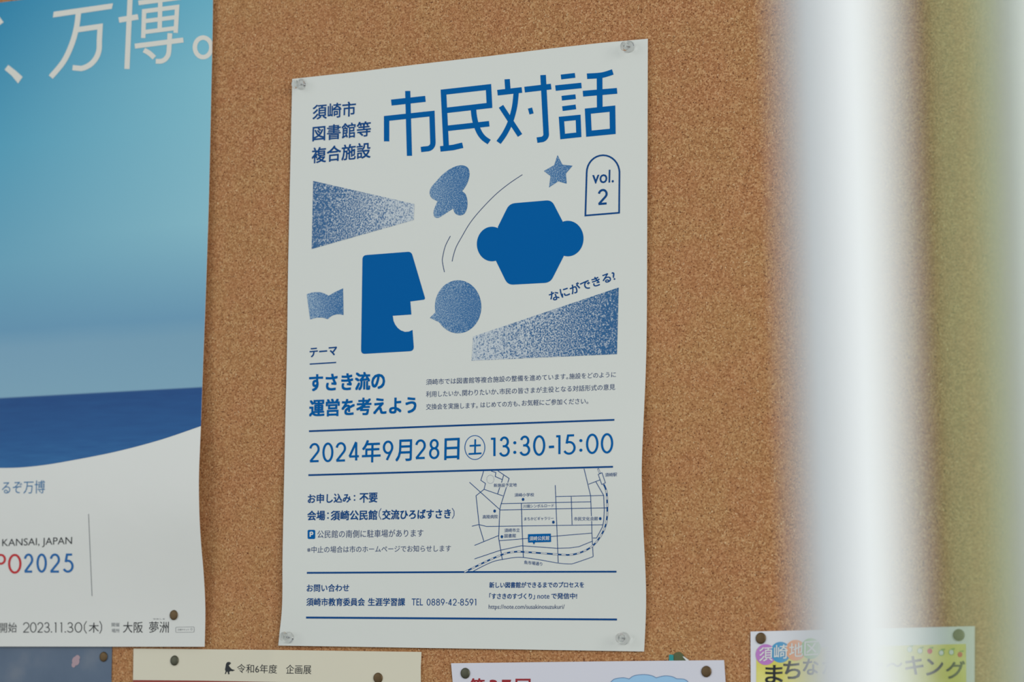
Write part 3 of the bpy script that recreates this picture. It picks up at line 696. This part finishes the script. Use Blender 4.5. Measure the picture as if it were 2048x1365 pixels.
ppm = lathe_mesh('push_pin', [(0, 0), (4.9 * mm, 0), (5.1 * mm, .5 * mm), (4.7 * mm, 1.2 * mm), (2.7 * mm, 1.9 * mm), (2.2 * mm, 4 * mm), (2.5 * mm, 6.6 * mm), (3.4 * mm, 7.8 * mm), (4.0 * mm, 8.4 * mm), (4.1 * mm, 9.1 * mm), (3.6 * mm, 9.8 * mm), (0, 10 * mm)], M_clear)
needle = lathe_mesh('needle', [(0, -6 * mm), (.5 * mm, -5 * mm), (.5 * mm, 4 * mm), (0, 4.2 * mm)], mat('needle_steel', S(170, 172, 175), .25, 1), 10)
tack = lathe_mesh('thumb_tack', [(4.0 * mm, 0), (4.3 * mm, .3 * mm), (4.1 * mm, .75 * mm), (3.2 * mm, 1.0 * mm), (1.6 * mm, 1.15 * mm), (0, 1.2 * mm)], M_brass)
tack2 = lathe_mesh('thumb_tack', [(4.0 * mm, 0), (4.3 * mm, .3 * mm), (4.1 * mm, .8 * mm), (3.0 * mm, 1.2 * mm), (1.6 * mm, 1.4 * mm), (0, 1.5 * mm)], M_brass2)
shank = lathe_mesh('shank', [(.5 * mm, .1 * mm), (.5 * mm, -5 * mm), (0, -6 * mm)], M_brass2, 8)
def pin(name, me, sub, subname, x, y, hf, label, cat, tilt=(0, 0), scale=1.0, group=None):
    p = on_sheet(x, y, hf, 0.0001)
    o = bpy.data.objects.new(name, me); o.location = p; o.rotation_euler = (tilt[0], 0, tilt[1]); o.scale = (scale,) * 3
    link(o, None, label, cat, group)
    c = bpy.data.objects.new(subname, sub); COL.objects.link(c); c.parent = o
    return o
g = 'clear push pins on the central poster'
for x, y, l, t_ in ((1258, 94, 'clear push pin in the top right corner of the central poster', (.12, .05)), (603, 169, 'clear push pin in the top left corner of the central poster', (.15, -.1)),
                    (578, 1276, 'clear push pin in the bottom left corner of the central poster', (-.1, .05)), (1248, 1278, 'clear push pin in the bottom right corner of the central poster', (-.05, .12))):
    pin('push_pin', ppm, needle, 'needle', x, y, h_main, l, 'push pin', t_, 0.82)
g = 'round metal thumb tacks'
for x, y, hf, l, me in ((348, 1231, h_left, 'brass thumb tack near the lower right corner of the seascape poster', tack), (207.5, 1314.5, H1, 'brass thumb tack in the dusky blue sky picture', tack),
                        (349.5, 1322, H2, 'grey-green metal thumb tack at the left of the cream notice', tack2), (756.5, 1357, H2, 'brass thumb tack at the right of the cream notice', tack),
                        (931, 1347.5, H3, 'olive metal thumb tack at the left of the plain white flyer', tack2), (1413, 1344, H3, 'brown brass thumb tack at the right of the plain white flyer', tack),
                        (1522, 1277.5, H5, 'brown brass thumb tack at the top left of the yellow flyer', tack), (1917.5, 1271, H5, 'olive metal thumb tack at the top right of the yellow flyer', tack2)):
    pin('thumb_tack', me, shank, 'shank', x, y, hf, l, 'thumb tack', (random.uniform(-.05, .05), random.uniform(-.05, .05)), 0.88)

# ------------------------------------------------------------------ out-of-focus glass door edge close to the camera
def at_depth(x, y, d): return CAM + ray(x, y) * d
M_post = mat('white_metal_paint', S(236, 240, 242), 0.6, 0.0, 0.2)
SLANT = 46
def prism(name, corners, material, parent, zlo=0.0, zhi=2.4, r=0.4, **kw):
    """upright bar; corners: (x measured at mid height, distance) going round its section"""
    cs = []
    for x, d in corners:
        a = at_depth(x - SLANT / 2, 0, d); b = at_depth(x + SLANT / 2, 1365, d); v = a - b
        cs.append((b + v * ((zlo - b.z) / v.z), b + v * ((zhi - b.z) / v.z)))
    lo = []; hi = []; N = len(cs)
    for i in range(N):
        for out, k in ((lo, 0), (hi, 1)):
            p, a, b = cs[i][k], cs[i - 1][k], cs[(i + 1) % N][k]
            rr = min((a - p).length, (b - p).length) * r
            s = p + (a - p).normalized() * rr; e = p + (b - p).normalized() * rr
            for j in range(5):
                t = j / 4; out.append(s * (1 - t) ** 2 + p * 2 * t * (1 - t) + e * t * t)
    n = len(lo); V = lo + hi
    F = [(i, (i + 1) % n, n + (i + 1) % n, n + i) for i in range(n)] + [tuple(range(n))[::-1], tuple(range(n, 2 * n))]
    ob = mk(name, V, F, material, parent, **kw)
    bm = bmesh.new(); bm.from_mesh(ob.data); bmesh.ops.recalc_face_normals(bm, faces=bm.faces[:]); bm.to_mesh(ob.data); bm.free()
    return ob
door = bpy.data.objects.new('glass_door', None); door.location = Vector((at_depth(1800, 700, .4).x, at_depth(1800, 700, .4).y, 0)); door.empty_display_size = .1
link(door, None, 'strongly blurred white metal framed glass door before the right side of the board', 'door')
prism('stile', [(1630, .325), (1804, .325), (1776, .44), (1580, .44)], M_post, door)
prism('stile', [(2012, .325), (2300, .325), (2280, .44), (1990, .44)], M_post, door)
M_gasket = mat('pale_green_rubber', S(192, 210, 160), 0.6)
prism('gasket', [(1922, .323), (1956, .323), (1960, .336), (1926, .336)], M_gasket, door, label='pale green sealing strip')
mg = bpy.data.materials.new('haze_tinted_pane'); mg.use_nodes = True; nt = mg.node_tree
for n_ in list(nt.nodes): nt.nodes.remove(n_)
out = nt.nodes.new('ShaderNodeOutputMaterial'); tr = nt.nodes.new('ShaderNodeBsdfTransparent'); tr.inputs[0].default_value = (0.82, 0.88, 0.83, 1)
df = nt.nodes.new('ShaderNodeBsdfDiffuse'); df.inputs[0].default_value = S(160, 176, 120)  # green reflection haze put into the pane as a diffuse colour
m1 = nt.nodes.new('ShaderNodeMixShader'); m1.inputs[0].default_value = 0.08; nt.links.new(tr.outputs[0], m1.inputs[1]); nt.links.new(df.outputs[0], m1.inputs[2])
nt.links.new(m1.outputs[0], out.inputs[0])
prism('glass_pane', [(1790, .370), (1980, .370), (1980, .373), (1790, .373)], mg, door, r=0.02)
